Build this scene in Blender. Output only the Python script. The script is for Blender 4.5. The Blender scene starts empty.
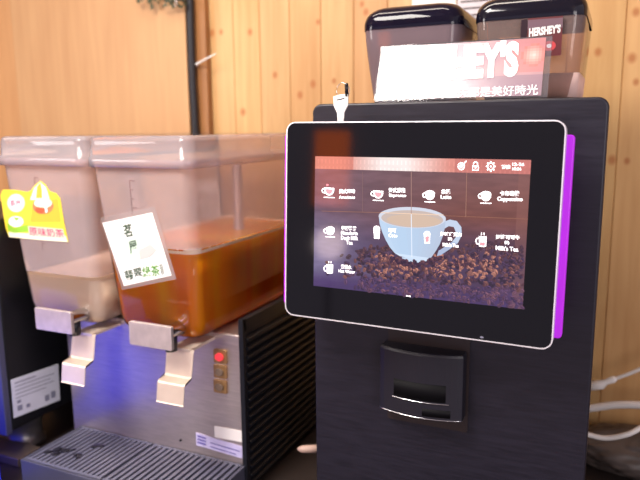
import bpy, bmesh, math, random
from mathutils import Vector, Matrix, noise
random.seed(7)
S = bpy.context.scene
COL = S.collection
R = math.radians

# ------------------------------------------------------------------ camera
CAMP = Vector((0.37247, -0.78624, 0.72000))
CR = Vector((0.90867, 0.41740, -0.00943)); CU = Vector((-0.06317, 0.15978, 0.98513)); CF = Vector((-0.41270, 0.89457, -0.17156))
FPX = 645.45
cd = bpy.data.cameras.new('camera'); cam = bpy.data.objects.new('camera', cd); COL.objects.link(cam)
cd.sensor_width = 36.0; cd.lens = FPX / 640 * 36; cd.clip_start = 0.01
m = Matrix((CR, CU, -CF)).transposed().to_4x4(); m.translation = CAMP
cam.matrix_world = m
cd.dof.use_dof = True; cd.dof.focus_distance = 0.76; cd.dof.aperture_fstop = 4.5
S.camera = cam

# ------------------------------------------------------------------ world / exposure
S.view_settings.view_transform = 'Standard'; S.view_settings.look = 'None'
S.view_settings.exposure = 0.0; S.view_settings.gamma = 1.0; S.view_settings.use_curve_mapping = False
w = bpy.data.worlds.new('world'); S.world = w; w.use_nodes = True
nt = w.node_tree; bg = nt.nodes['Background']
tc = nt.nodes.new('ShaderNodeTexCoord'); sx = nt.nodes.new('ShaderNodeSeparateXYZ'); cr = nt.nodes.new('ShaderNodeValToRGB')
nt.links.new(tc.outputs['Generated'], sx.inputs[0]); nt.links.new(sx.outputs['Z'], cr.inputs[0])
cr.color_ramp.elements[0].position = 0.0; cr.color_ramp.elements[0].color = (0.42, 0.37, 0.46, 1)
cr.color_ramp.elements[1].position = 0.6; cr.color_ramp.elements[1].color = (0.80, 0.72, 0.78, 1)
nt.links.new(cr.outputs[0], bg.inputs[0]); bg.inputs['Strength'].default_value = 1.15

def area(name, loc, target, size, size_y, power, color):
    l = bpy.data.lights.new(name, 'AREA'); l.shape = 'RECTANGLE'; l.size = size; l.size_y = size_y
    l.energy = power; l.color = color
    o = bpy.data.objects.new(name, l); COL.objects.link(o); o.location = loc
    o.rotation_euler = (Vector(target) - Vector(loc)).to_track_quat('-Z', 'Y').to_euler()
    return o
area('ceiling_panel_light', (-0.41, -0.92, 1.585), (-0.41, -0.92, 0), 0.50, 0.80, 48, (1.0, 0.93, 0.86))
area('wall_wash_light', (-0.15, -0.05, 1.58), (-0.1, 0.45, 0.7), 0.9, 0.12, 7.5, (1.0, 0.88, 0.74))
area('side_fill_light', (1.9, -2.0, 1.0), (-0.1, 0.0, 0.45), 1.0, 1.1, 24, (1.0, 0.93, 0.92))  # added fill that brightens the machine fronts, no window is known here

area('left_fill_light', (-2.0, -1.7, 1.15), (-0.4, 0.0, 0.45), 0.7, 0.7, 20, (1.0, 0.93, 0.90))  # extra fill added to lift the milk tea tank, not an actual window

# ------------------------------------------------------------------ materials
def lin(c):
    return tuple((x / 255 / 12.92) if x / 255 <= 0.04045 else ((x / 255 + 0.055) / 1.055) ** 2.4 for x in c)
def mat(name, rgb, rough=0.5, metal=0.0, var=0.0, scale=8.0, stretch=(1, 1, 1), emit=None, estr=0.0, bump=0.0, coat=0.0, spec=0.5, trans=0.0, ior=1.45, rvar=0.0):
    m = bpy.data.materials.new(name); m.use_nodes = True
    n = m.node_tree.nodes; L = m.node_tree.links; b = n['Principled BSDF']
    c = lin(rgb)
    b.inputs['Base Color'].default_value = (*c, 1); b.inputs['Roughness'].default_value = rough
    b.inputs['Metallic'].default_value = metal; b.inputs['Coat Weight'].default_value = coat
    b.inputs['Specular IOR Level'].default_value = spec; b.inputs['Transmission Weight'].default_value = trans
    b.inputs['IOR'].default_value = ior
    if emit: b.inputs['Emission Color'].default_value = (*lin(emit), 1); b.inputs['Emission Strength'].default_value = estr
    t = n.new('ShaderNodeTexCoord'); mp = n.new('ShaderNodeMapping'); mp.inputs['Scale'].default_value = stretch
    no = n.new('ShaderNodeTexNoise'); no.inputs['Scale'].default_value = scale; no.inputs['Detail'].default_value = 5
    L.new(t.outputs['Object'], mp.inputs[0]); L.new(mp.outputs[0], no.inputs['Vector'])
    if var:
        mx = n.new('ShaderNodeMix'); mx.data_type = 'RGBA'
        mx.inputs['A'].default_value = (*[x * (1 - var) for x in c], 1); mx.inputs['B'].default_value = (*[min(1, x * (1 + var)) for x in c], 1)
        mr = n.new('ShaderNodeMapRange'); mr.inputs[1].default_value = 0.3; mr.inputs[2].default_value = 0.7
        L.new(no.outputs['Fac'], mr.inputs[0]); L.new(mr.outputs[0], mx.inputs['Factor']); L.new(mx.outputs['Result'], b.inputs['Base Color'])
    if rvar:
        mr2 = n.new('ShaderNodeMapRange'); mr2.inputs[3].default_value = max(0, rough - rvar); mr2.inputs[4].default_value = rough + rvar
        L.new(no.outputs['Fac'], mr2.inputs[0]); L.new(mr2.outputs[0], b.inputs['Roughness'])
    if bump:
        bp = n.new('ShaderNodeBump'); bp.inputs['Strength'].default_value = bump; bp.inputs['Distance'].default_value = 0.0013
        L.new(no.outputs['Fac'], bp.inputs['Height']); L.new(bp.outputs[0], b.inputs['Normal'])
    return m
def clear(name, tint, haze, haze_amt, gloss_rough=0.08, tint_var=0.0):
    """see-through plastic: a clear tinted part, a milky part and a glossy skin"""
    m = bpy.data.materials.new(name); m.use_nodes = True
    n = m.node_tree.nodes; L = m.node_tree.links
    for x in list(n):
        if x.type != 'OUTPUT_MATERIAL': n.remove(x)
    out = [x for x in n if x.type == 'OUTPUT_MATERIAL'][0]
    tr = n.new('ShaderNodeBsdfTransparent'); tr.inputs[0].default_value = (*lin(tint), 1)
    df = n.new('ShaderNodeBsdfDiffuse'); df.inputs[0].default_value = (*lin(haze), 1)
    tl = n.new('ShaderNodeBsdfTranslucent'); tl.inputs[0].default_value = (*lin(haze), 1)
    a = n.new('ShaderNodeMixShader'); a.inputs[0].default_value = 0.28; L.new(df.outputs[0], a.inputs[1]); L.new(tl.outputs[0], a.inputs[2])
    b = n.new('ShaderNodeMixShader'); L.new(tr.outputs[0], b.inputs[1]); L.new(a.outputs[0], b.inputs[2])
    t = n.new('ShaderNodeTexCoord'); no = n.new('ShaderNodeTexNoise'); no.inputs['Scale'].default_value = 14
    L.new(t.outputs['Object'], no.inputs['Vector'])
    mr = n.new('ShaderNodeMapRange'); mr.inputs[3].default_value = haze_amt * 0.85; mr.inputs[4].default_value = haze_amt * 1.15
    L.new(no.outputs['Fac'], mr.inputs[0]); L.new(mr.outputs[0], b.inputs[0])
    g = n.new('ShaderNodeBsdfGlossy'); g.inputs['Roughness'].default_value = gloss_rough
    fr = n.new('ShaderNodeFresnel'); fr.inputs[0].default_value = 1.4
    c = n.new('ShaderNodeMixShader'); L.new(fr.outputs[0], c.inputs[0]); L.new(b.outputs[0], c.inputs[1]); L.new(g.outputs[0], c.inputs[2])
    L.new(c.outputs[0], out.inputs[0])
    return m
def vcol(name, rough=0.6, emission=0.0, coat=0.0, spec=0.5, grain=False):
    m = bpy.data.materials.new(name); m.use_nodes = True
    n = m.node_tree.nodes; L = m.node_tree.links; b = n['Principled BSDF']
    a = n.new('ShaderNodeVertexColor'); a.layer_name = 'Col'
    b.inputs['Roughness'].default_value = rough; b.inputs['Coat Weight'].default_value = coat; b.inputs['Specular IOR Level'].default_value = spec
    if emission:
        b.inputs['Base Color'].default_value = (0.004, 0.004, 0.006, 1)
        L.new(a.outputs[0], b.inputs['Emission Color']); b.inputs['Emission Strength'].default_value = emission
    else: L.new(a.outputs[0], b.inputs['Base Color'])
    return m

# ------------------------------------------------------------------ mesh helper
WPOS = {}
class MB:
    def __init__(s, xf=None): s.v = []; s.f = []; s.m = []; s.c = []; s.xf = xf; s.sm = []
    def add(s, vs, fs, mi=0, col=None, smooth=False):
        k = len(s.v)
        s.v += [tuple(s.xf(*p)) if s.xf else tuple(p) for p in vs]
        for f in fs: s.f.append([k + i for i in f]); s.m.append(mi); s.c.append(col); s.sm.append(smooth)
        return s
    def box(s, x0, x1, y0, y1, z0, z1, mi=0):
        return s.add([(x, y, z) for x in (x0, x1) for y in (y0, y1) for z in (z0, z1)],
                     [(0, 1, 3, 2), (4, 6, 7, 5), (0, 4, 5, 1), (2, 3, 7, 6), (0, 2, 6, 4), (1, 5, 7, 3)], mi)
    def loft(s, rings, cap0=True, cap1=True, mi=0, smooth=True, closed=True):
        n = len(rings[0]); vs = [p for r in rings for p in r]; fs = []
        for k in range(len(rings) - 1):
            for i in range(n if closed else n - 1):
                j = (i + 1) % n; fs.append((k * n + i, k * n + j, (k + 1) * n + j, (k + 1) * n + i))
        s.add(vs, fs, mi, smooth=smooth)
        if cap0: s.add(rings[0], [tuple(range(n - 1, -1, -1))], mi)
        if cap1: s.add(rings[-1], [tuple(range(n))], mi)
        return s
    def prism(s, pts, d0, d1, axis='y', mi=0, smooth=False):
        def p3(a, b, d): return {'x': (d, a, b), 'y': (a, d, b), 'z': (a, b, d)}[axis]
        return s.loft([[p3(a, b, d0) for a, b in pts], [p3(a, b, d1) for a, b in pts]], mi=mi, smooth=smooth)
    def tube(s, path, r, n=12, mi=0, caps=True):
        path = [Vector(p) for p in path]; rings = []
        rr = r if isinstance(r, (list, tuple)) else [r] * len(path)
        up = Vector((0, 0, 1))
        for i, p in enumerate(path):
            t = (path[min(i + 1, len(path) - 1)] - path[max(i - 1, 0)]).normalized()
            a = t.cross(up)
            if a.length < 0.1: a = t.cross(Vector((1, 0, 0)))
            a.normalize(); b = t.cross(a).normalized()
            rings.append([tuple(p + (a * math.cos(q) + b * math.sin(q)) * rr[i]) for q in [2 * math.pi * k / n for k in range(n)]])
        return s.loft(rings, caps, caps, mi)
    def poly(s, pts, y, mi=0, col=None, fl=False):
        s.add([(p[0], y, p[1]) for p in pts], [tuple(range(len(pts)))], mi, col); return s
    def build(s, name, mats, parent=None, bevel=0.0, seg=2, sub=0, origin=None):
        me = bpy.data.meshes.new(name)
        V = [Vector(p) for p in s.v]
        lo = Vector([min(p[i] for p in V) for i in range(3)]); hi = Vector([max(p[i] for p in V) for i in range(3)])
        c = Vector(origin) if origin else (lo + hi) / 2
        me.from_pydata([tuple(p - c) for p in V], [], s.f)
        for m_ in (mats if isinstance(mats, (list, tuple)) else [mats]): me.materials.append(m_)
        me.polygons.foreach_set('material_index', s.m); me.polygons.foreach_set('use_smooth', s.sm)
        if any(x is not None for x in s.c):
            ca = me.color_attributes.new('Col', 'FLOAT_COLOR', 'CORNER')
            for p, col in zip(me.polygons, s.c):
                for j, li in enumerate(p.loop_indices):
                    cc = (0, 0, 0) if col is None else (col[j] if isinstance(col[0], (tuple, list)) else col)
                    ca.data[li].color = (*lin(cc), 1)
        bm = bmesh.new(); bm.from_mesh(me)
        if not any(x is not None for x in s.c):
            bmesh.ops.remove_doubles(bm, verts=bm.verts, dist=1e-6); bmesh.ops.recalc_face_normals(bm, faces=bm.faces)
        bm.to_mesh(me); bm.free(); me.update()
        o = bpy.data.objects.new(name, me); COL.objects.link(o)
        pw = WPOS[parent.name] if parent else Vector((0, 0, 0))
        o.parent = parent; o.location = c - pw; WPOS[o.name] = c
        if bevel:
            b = o.modifiers.new('bevel', 'BEVEL'); b.width = bevel; b.segments = seg; b.limit_method = 'ANGLE'; b.angle_limit = R(40); b.harden_normals = True
        if sub: b = o.modifiers.new('sub', 'SUBSURF'); b.levels = sub; b.render_levels = sub
        return o
def tag(o, label, cat, group=None):
    o['label'] = label; o['category'] = cat
    if group: o['group'] = group
    return o
def thing(name, loc, label, cat, group=None):
    o = bpy.data.objects.new(name, None); COL.objects.link(o); o.location = loc; WPOS[o.name] = Vector(loc); o.empty_display_size = .05
    return tag(o, label, cat, group)
def struct(o): o['kind'] = 'structure'; return o

def rrect(x0, x1, z0, z1, r, n=6):
    pts = []
    for cx, cz, a in ((x1 - r, z1 - r, 0), (x0 + r, z1 - r, 90), (x0 + r, z0 + r, 180), (x1 - r, z0 + r, 270)):
        for k in range(n + 1):
            q = R(a + 90 * k / n); pts.append((cx + r * math.cos(q), cz + r * math.sin(q)))
    return pts
def ell(cx, cz, a, b, n=24, rot=0):
    ca, sa = math.cos(rot), math.sin(rot)
    return [(cx + a * math.cos(q) * ca - b * math.sin(q) * sa, cz + a * math.cos(q) * sa + b * math.sin(q) * ca) for q in [2 * math.pi * k / n for k in range(n)]]
_tc = {}
def text2d(s, bold=0.0):
    """letters as flat polygons, normalised to the unit square"""
    if (s, bold) in _tc: return _tc[(s, bold)]
    cu = bpy.data.curves.new('t', 'FONT'); cu.body = s; cu.size = 1; cu.offset = bold; cu.resolution_u = 3
    o = bpy.data.objects.new('t', cu); COL.objects.link(o)
    bpy.context.view_layer.update()
    e = o.evaluated_get(bpy.context.evaluated_depsgraph_get()); me = e.to_mesh()
    vs = [(v.co.x, v.co.y) for v in me.vertices]; fs = [tuple(p.vertices) for p in me.polygons]
    e.to_mesh_clear(); bpy.data.objects.remove(o); bpy.data.curves.remove(cu)
    x0 = min(v[0] for v in vs); x1 = max(v[0] for v in vs); y0 = min(v[1] for v in vs); y1 = max(v[1] for v in vs)
    vs = [((v[0] - x0) / (x1 - x0), (v[1] - y0) / (y1 - y0)) for v in vs]
    _tc[(s, bold)] = (vs, fs); return vs, fs
def put_text(mb, s, quad, y, mi=0, col=None, bold=0.0):
    """letters stretched into quad = (top left, top right, bottom right, bottom left) at depth y"""
    vs, fs = text2d(s, bold); tl, tr, br, bl = quad
    def q(a, b): return tuple(bl[i] * (1 - a) * (1 - b) + br[i] * a * (1 - b) + tl[i] * (1 - a) * b + tr[i] * a * b for i in (0, 1))
    mb.add([(q(a, b)[0], y, q(a, b)[1]) for a, b in vs], fs, mi, col)
def ray(px, py): return CF + CR * ((px - 320) / FPX) + CU * ((240 - py) / FPX)
def onY(px, py, Y):
    d = ray(px, py); t = (Y - CAMP.y) / d.y; return CAMP + d * t
def onX(px, py, X):
    d = ray(px, py); t = (X - CAMP.x) / d.x; return CAMP + d * t

# ------------------------------------------------------------------ shared materials
M = {}
M['black'] = mat('black_brushed', (27, 24, 36), 0.42, 0.0, 0.25, 30, (1, 1, 12), rvar=0.10)
M['blackgloss'] = mat('black_gloss', (16, 14, 22), 0.10, rvar=0.03)
M['blackmatte'] = mat('black_matte', (20, 20, 26), 0.55, var=0.15)
M['dark'] = mat('dark_plastic', (30, 29, 36), 0.35, var=0.15)
M['steel'] = mat('brushed_steel', (206, 192, 190), 0.34, 0.85, 0.10, 40, (1, 1, 14), rvar=0.06)
M['steel2'] = mat('satin_steel', (222, 204, 188), 0.36, 0.5, 0.06, 30)
M['tap'] = mat('tap_steel', (206, 192, 190), .38, .6, .12, 60)
M['chrome'] = mat('chrome', (215, 215, 220), 0.15, 1.0, 0.03)
M['white'] = mat('white_plastic', (235, 233, 230), 0.4, var=0.03)
M['brass'] = mat('brass', (180, 140, 95), 0.35, 0.7, 0.1, 60)

# ------------------------------------------------------------------ room
def wood(name, knots, base=(212, 174, 124), dark=(186, 142, 92)):
    m = bpy.data.materials.new(name); m.use_nodes = True
    n = m.node_tree.nodes; L = m.node_tree.links; b = n['Principled BSDF']
    g = n.new('ShaderNodeNewGeometry'); a = n.new('ShaderNodeVertexColor'); a.layer_name = 'Col'
    mp = n.new('ShaderNodeMapping'); mp.inputs['Scale'].default_value = (1, 1, 0.07)
    L.new(g.outputs['Position'], mp.inputs[0])
    no = n.new('ShaderNodeTexNoise'); no.inputs['Scale'].default_value = 55; no.inputs['Detail'].default_value = 6; no.inputs['Distortion'].default_value = 0.6
    L.new(mp.outputs[0], no.inputs['Vector'])
    big = n.new('ShaderNodeTexNoise'); big.inputs['Scale'].default_value = 9; mp2 = n.new('ShaderNodeMapping'); mp2.inputs['Scale'].default_value = (1, 1, 0.25)
    L.new(g.outputs['Position'], mp2.inputs[0]); L.new(mp2.outputs[0], big.inputs['Vector'])
    rp = n.new('ShaderNodeValToRGB'); rp.color_ramp.elements[0].position = 0.30; rp.color_ramp.elements[0].color = (*lin(dark), 1)
    rp.color_ramp.elements[1].position = 0.62; rp.color_ramp.elements[1].color = (*lin(base), 1)
    ad = n.new('ShaderNodeMath'); ad.operation = 'MULTIPLY_ADD'; ad.inputs[1].default_value = 0.5
    hb = n.new('ShaderNodeMath'); hb.operation = 'MULTIPLY'; hb.inputs[1].default_value = 0.5
    L.new(big.outputs['Fac'], hb.inputs[0]); L.new(no.outputs['Fac'], ad.inputs[0]); L.new(hb.outputs[0], ad.inputs[2]); L.new(ad.outputs[0], rp.inputs[0])
    mu = n.new('ShaderNodeMix'); mu.data_type = 'RGBA'; mu.blend_type = 'MULTIPLY'; mu.inputs['Factor'].default_value = 1
    L.new(rp.outputs[0], mu.inputs['A']); L.new(a.outputs[0], mu.inputs['B']); cur = mu.outputs['Result']
    for (x, z, r_) in knots:
        sub = n.new('ShaderNodeVectorMath'); sub.operation = 'SUBTRACT'; sub.inputs[1].default_value = (x, 0, z); L.new(g.outputs['Position'], sub.inputs[0])
        sc = n.new('ShaderNodeVectorMath'); sc.operation = 'MULTIPLY'; sc.inputs[1].default_value = (1 / r_, 0, 0.8 / r_); L.new(sub.outputs[0], sc.inputs[0])
        ln = n.new('ShaderNodeVectorMath'); ln.operation = 'LENGTH'; L.new(sc.outputs[0], ln.inputs[0])
        mr = n.new('ShaderNodeMapRange'); mr.inputs[1].default_value = 0.5; mr.inputs[2].default_value = 1.5; mr.inputs[3].default_value = 0.72; mr.inputs[4].default_value = 0
        L.new(ln.outputs['Value'], mr.inputs[0])
        mk = n.new('ShaderNodeMix'); mk.data_type = 'RGBA'; mk.inputs['B'].default_value = (*lin((158, 88, 42)), 1)
        L.new(mr.outputs[0], mk.inputs['Factor']); L.new(cur, mk.inputs['A']); cur = mk.outputs['Result']
    L.new(cur, b.inputs['Base Color']); b.inputs['Roughness'].default_value = 0.45; b.inputs['Specular IOR Level'].default_value = 0.35
    return m
WY = 0.45
kn = [((212), 33), (221, 32), (250, 32), (313, 84), (334, 81), (275, 75), (300, 95), (362, 4), (366, 12), (612, 160), (627, 161), (636, 12), (632, 58), (318, 22), (598, 52), (243, 112), (636, 82), (206, 88)]
knots = []
for i, (a, b_) in enumerate(kn):
    p = onY(a, b_, WY); knots.append((p.x, p.z, (0.0062, 0.0045, 0.0055)[i % 3]))
M['wood'] = wood('pine_boards', knots)
M['ply'] = wood('plywood', [], (196, 156, 114), (180, 138, 98))
M['post'] = wood('post_wood', [], (158, 110, 68), (128, 84, 48))
mb = MB(); xs = [-2.6]
while xs[-1] < -0.60: xs.append(xs[-1] + 0.0705)
xs = [x for x in xs if x < -0.56] + [-0.54, -0.469, -0.399, -0.334, -0.263, -0.192, -0.12, -0.05, 0.02, 0.10, 0.19, 0.279, 0.369, 0.46, 0.55, 0.64, 0.73, 0.82, 0.91, 1.0, 1.1, 1.2, 1.3, 1.4, 1.5]
for a, b_ in zip(xs, xs[1:]):
    k = random.uniform(0.90, 1.0); c = tuple(int(255 * k * q) for q in (1, random.uniform(.96, 1), random.uniform(.92, 1)))
    e = 0.0013
    mb.add([(a, WY + .0025, -.9), (a + e, WY, -.9), (b_ - e, WY, -.9), (b_, WY + .0025, -.9), (a, WY + .0025, 1.62), (a + e, WY, 1.62), (b_ - e, WY, 1.62), (b_, WY + .0025, 1.62)],
           [(0, 1, 5, 4), (1, 2, 6, 5), (2, 3, 7, 6)], 0, c)
mb.add([(-2.6, WY + .02, -.9), (1.5, WY + .02, -.9), (1.5, WY + .02, 1.62), (-2.6, WY + .02, 1.62)], [(0, 1, 2, 3)], 0, (120, 90, 60))
struct(mb.build('wall_back', M['wood']))
M['floor'] = mat('floor_tile', (150, 134, 122), 0.5, var=0.2, scale=3)
M['ceil'] = mat('ceiling_paint', (200, 190, 178), 0.9, var=0.04)
struct(MB().box(-2.6, 1.5, -3.4, .47, -.95, -.9).build('floor', M['floor']))
struct(MB().box(-2.6, 1.5, -3.4, .47, 1.62, 1.66).build('ceiling', M['ceil']))
struct(MB().box(-2.65, -2.6, -3.4, .47, -.9, 1.62).build('wall_left', mat('left_wall_paint', (150, 96, 58), 0.7, var=.1, scale=2)))
# wooden post between plywood and boards
pmb = MB(); pmb.add([], []); 
p = MB(); p.box(-.500, -.458, .432, .4485, .14, 1.6)
for i in range(len(p.c)): p.c[i] = (255, 255, 255)
struct(p.build('trim_1', M['post']))
p = MB(); p.box(-1.02, -.498, .415, .433, .14, 1.30)
for i in range(len(p.c)): p.c[i] = (250, 245, 240)
tag(p.build('plywood_panel', M['ply'], bevel=.001), 'large plain plywood panel behind the juice tanks, ending at the dark cable', 'panel')
p = MB(); p.box(-1.66, -1.022, .428, .446, .14, 1.3)
for i in range(len(p.c)): p.c[i] = (255, 240, 225)
tag(p.build('plywood_panel', M['ply'], bevel=.001), 'plywood panel at the far left edge, behind the end of the plain panel', 'panel')

# counter
tag(MB().box(-1.8, 1.2, -.34, .449, .10, .14).box(-1.8, 1.2, -.32, .405, -.90, .10, 1).build('counter', [mat('counter_top', (46, 38, 36), .35, var=.2, scale=5), mat('counter_side', (90, 66, 50), .6, var=.1)]),
    'dark wooden counter carrying the drink machines', 'counter')

# ------------------------------------------------------------------ coffee machine
cm = thing('coffee_machine', (.18, .15, .14), 'black touchscreen coffee machine with violet light strips standing right of the juice dispenser', 'coffee machine')
MB().prism(rrect(.012, .348, .141, .742, .01), .028, .285, smooth=False).build('body', M['dark'], cm, bevel=.002)
fo = rrect(0.0, .3595, .15, .7505, .012)
MB().prism(fo, 0.0, .03).build('front_panel', M['black'], cm, bevel=.003, seg=3)
MB().box(.02, .34, .02, .28, .1405, .151).build('base', M['blackmatte'], cm)
MB().prism(rrect(.109, .217, .33, .52, .003), -.0012, .0005).build('bay_panel', mat('bay_panel', (44, 34, 34), .4, var=.1), cm)
# spout block with bowed front
mb = MB()
def arc(z, dx=0, dy=0, x0=.104, x1=.214, y0=-.002, bow=.012, n=16):
    top = [(x0 + dx + (x1 - x0 - 2 * dx) * k / n, y0 - .018 - (bow + dy) * math.sin(math.pi * k / n) ** .8, z) for k in range(n + 1)]
    return [(x1 - dx, y0, z)] + [(x0 + dx, y0, z)] + top
mb.loft([arc(.352), arc(.354), arc(.436), arc(.440, .001, -.002)], smooth=False)
sp = mb.build('spout', mat('spout_black', (26, 24, 34), .42, rvar=.05), cm, bevel=.0015)
mb = MB()
def apt(x, off):
    k = (x - .104) / .11; return -.02 - .012 * max(0, math.sin(math.pi * k)) ** .8 - off
mb.tube([(.104 + .11 * k / 20, apt(.104 + .11 * k / 20, .0002), .3535) for k in range(21)], .0007, 6)
mb.build('lip_trim', M['chrome'], sp)
mb = MB()
def bowed(mb, x0, x1, z0, z1, off, mi=0):
    n = 8; r1 = [(x0 + (x1 - x0) * k / n, apt(x0 + (x1 - x0) * k / n, off), z0) for k in range(n + 1)]; r2 = [(a, b, z1) for a, b, _ in r1]
    r3 = [(a, b + .002, z1) for a, b, _ in r1]; r4 = [(a, b + .002, z0) for a, b, _ in r1]
    mb.loft([r1, r2, r3, r4, r1], False, False, mi, closed=False)
bowed(mb, .126, .194, .377, .400, .0006); bowed(mb, .165, .200, .357, .367, .0006)
mb.build('window', mat('spout_window', (8, 7, 11), .6, spec=.15), sp)
mb = MB(); bowed(mb, .124, .198, .3745, .3755, .0010); mb.build('window_trim', M['chrome'], sp)

# touch screen: local frame (u right, v up, d towards the viewer)
SC = Vector((.1572, -.070, .6039)); ya, ti, ro = R(-0.9), R(2.6), R(-.3)
ex = Vector((math.cos(ya), math.sin(ya), 0)); nn = Vector((-math.sin(ya), math.cos(ya), 0))
ez = Vector((0, 0, 1)) * math.cos(ti) + nn * math.sin(ti)
ex, ez = ex * math.cos(ro) + ez * math.sin(ro), ez * math.cos(ro) - ex * math.sin(ro)
en = ez.cross(ex).normalized()      # towards the back
def SL(u, d, v): return SC + ex * u + ez * v + en * d      # d > 0 goes behind the glass
def SP(px, py):                                             # a point of the glass seen at that spot of the photo
    dr = ray(px, py); t = (SC - CAMP).dot(en) / dr.dot(en); q = CAMP + dr * t - SC; return (q.dot(ex), q.dot(ez))
so = rrect(-.1628, .1628, -.1216, .1216, .011)
ts = MB(SL).prism(so, 0.0, .012).build('touch_screen', mat('screen_glass', (9, 8, 12), .06, rvar=.02, spec=.4), cm, bevel=.0008)
mb = MB(SL)
oi = rrect(-.1638, .1638, -.1226, .1226, .012, 6); ii = rrect(-.1624, .1624, -.1212, .1212, .0106, 6)
n_ = len(oi)
rings = [[(a, -.0008, b) for a, b in ii], [(a, -.0006, b) for a, b in oi], [(a, .0125, b) for a, b in oi], [(a, .0125, b) for a, b in ii]]
mb.loft(rings + [rings[0]], False, False, smooth=False)
mb.build('rim', mat('rim_silver', (226, 222, 230), .35, .35), ts)
MB(SL).prism(rrect(-.155, .155, -.108, .108, .01), .012, .030).build('back_housing', M['dark'], ts, bevel=.002)
MB(SL).box(-.05, .05, .030, .058, -.06, .06).build('mount', M['dark'], ts, bevel=.002)
violet = mat('violet_glow', (170, 40, 210), .25, emit=(176, 34, 214), estr=.55, var=.1, scale=20)
MB(SL).prism(rrect(.156, .1712, -.112, .108, .004), .013, .024).build('light_strip', violet, cm, bevel=.0015)
MB(SL).prism(rrect(-.1735, -.158, -.112, .108, .004), .013, .024).build('light_strip', violet, cm, bevel=.0015)

# display picture
mb = MB(SL)
C4 = [(313, 155), (536, 158), (526, 310), (313, 286)]
q4 = [SP(*c) for c in C4]; u0 = (q4[0][0] + q4[3][0]) / 2; u1 = (q4[1][0] + q4[2][0]) / 2; v1 = (q4[0][1] + q4[1][1]) / 2; v0 = (q4[2][1] + q4[3][1]) / 2
u0 += .002; u1 -= .0042; v1 -= .0018; v0 += .0005
def mixc(a, b, t): t = max(0, min(1, t)); return tuple(a[i] * (1 - t) + b[i] * t for i in range(3))
def piccol(s, t):      # s left-right 0..1, t top-down 0..1
    nz = noise.noise(Vector((s * 5, t * 16, 0))) * .5 + noise.noise(Vector((s * 16, t * 40, 4))) * .35
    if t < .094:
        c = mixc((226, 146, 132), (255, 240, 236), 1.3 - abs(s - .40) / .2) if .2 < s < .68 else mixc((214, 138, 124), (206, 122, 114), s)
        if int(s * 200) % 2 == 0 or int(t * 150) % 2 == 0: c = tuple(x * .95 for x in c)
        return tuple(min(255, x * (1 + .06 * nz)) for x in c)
    top = mixc((112, 86, 96), (116, 82, 82), s)
    mid = mixc((104, 84, 104), (118, 70, 62), s * 1.4)
    low = mixc((112, 102, 136), (72, 52, 78), s * 2.2)
    c = mixc(top, mid, t / .4) if t < .4 else mixc(mid, low, (t - .4) / .25)
    if t > .86: c = mixc(c, (72, 52, 98), (t - .86) / .1)
    c = tuple(x * (1 + .22 * nz) for x in c)
    if s > .955: c = mixc(c, (140, 92, 84), .45)
    return tuple(max(0, min(255, x)) for x in c)
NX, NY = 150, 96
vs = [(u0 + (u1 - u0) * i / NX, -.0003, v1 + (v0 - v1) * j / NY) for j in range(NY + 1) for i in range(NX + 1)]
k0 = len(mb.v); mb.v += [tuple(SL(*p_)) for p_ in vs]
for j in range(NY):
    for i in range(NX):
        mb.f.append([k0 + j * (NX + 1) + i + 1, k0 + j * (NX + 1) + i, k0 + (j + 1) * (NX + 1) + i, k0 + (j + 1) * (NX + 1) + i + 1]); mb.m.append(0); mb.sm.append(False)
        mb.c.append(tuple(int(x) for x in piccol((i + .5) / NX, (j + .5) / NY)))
def P2(pts): return [SP(*p_) for p_ in pts]
def dpoly(pts, d, col): mb.poly(P2(pts), d, 0, col)
# blurred beans scattered (behind the cup)
def bean(px, py, sz, col, d):
    a = random.uniform(0, math.pi); pts = ell(px, py, sz, sz * .62, 10, a); dpoly(pts, d, col)
    dpoly(ell(px + sz * .12, py - sz * .15, sz * .62, sz * .30, 8, a), d - .00002, tuple(min(255, x * 1.3) for x in col))
    dk = tuple(x * .6 for x in col); ca, sa = math.cos(a), math.sin(a)
    dpoly([(px - sz * .9 * ca, py - sz * .9 * sa), (px - sa * sz * .1, py + ca * sz * .1), (px + sz * .9 * ca, py + sz * .9 * sa), (px + sa * sz * .12, py - ca * sz * .12)], d - .00004, dk)
pal = [(58, 36, 54), (78, 46, 56), (100, 62, 62), (46, 30, 50), (122, 78, 74), (64, 44, 70), (86, 58, 78)]
def edge_top(x):
    return 262 - 0 if x < 330 else (258 - (x - 330) * .25 if x < 370 else (246 if x < 440 else 243 + 3 * math.sin(x * .1)))
bl = []
for _ in range(1500):
    x = 320 + 204 * random.random() ** .85; ylo = 287 + (x - 313) * .108; yt = edge_top(x)
    t_ = random.random(); y = yt + (ylo - yt - 2) * t_
    if x < 358 and random.random() < (.97 if x < 345 else .75): continue
    if x > 523: continue
    bl.append((x, y, t_))
bl.sort(key=lambda b: b[1])
for x, y, t_ in bl:
    c = random.choice(pal)
    if t_ > .72: c = mixc(c, (78, 56, 104), .4)
    if t_ < .15: c = mixc(c, (70, 44, 50), .5)
    if 375 < x < 500 and .2 < t_ < .6 and random.random() < .25: c = (160, 106, 92)
    bean(x, y, random.uniform(1.7, 3.3), c, -.0004 - .0000001 * len(mb.v) / 40)
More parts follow.
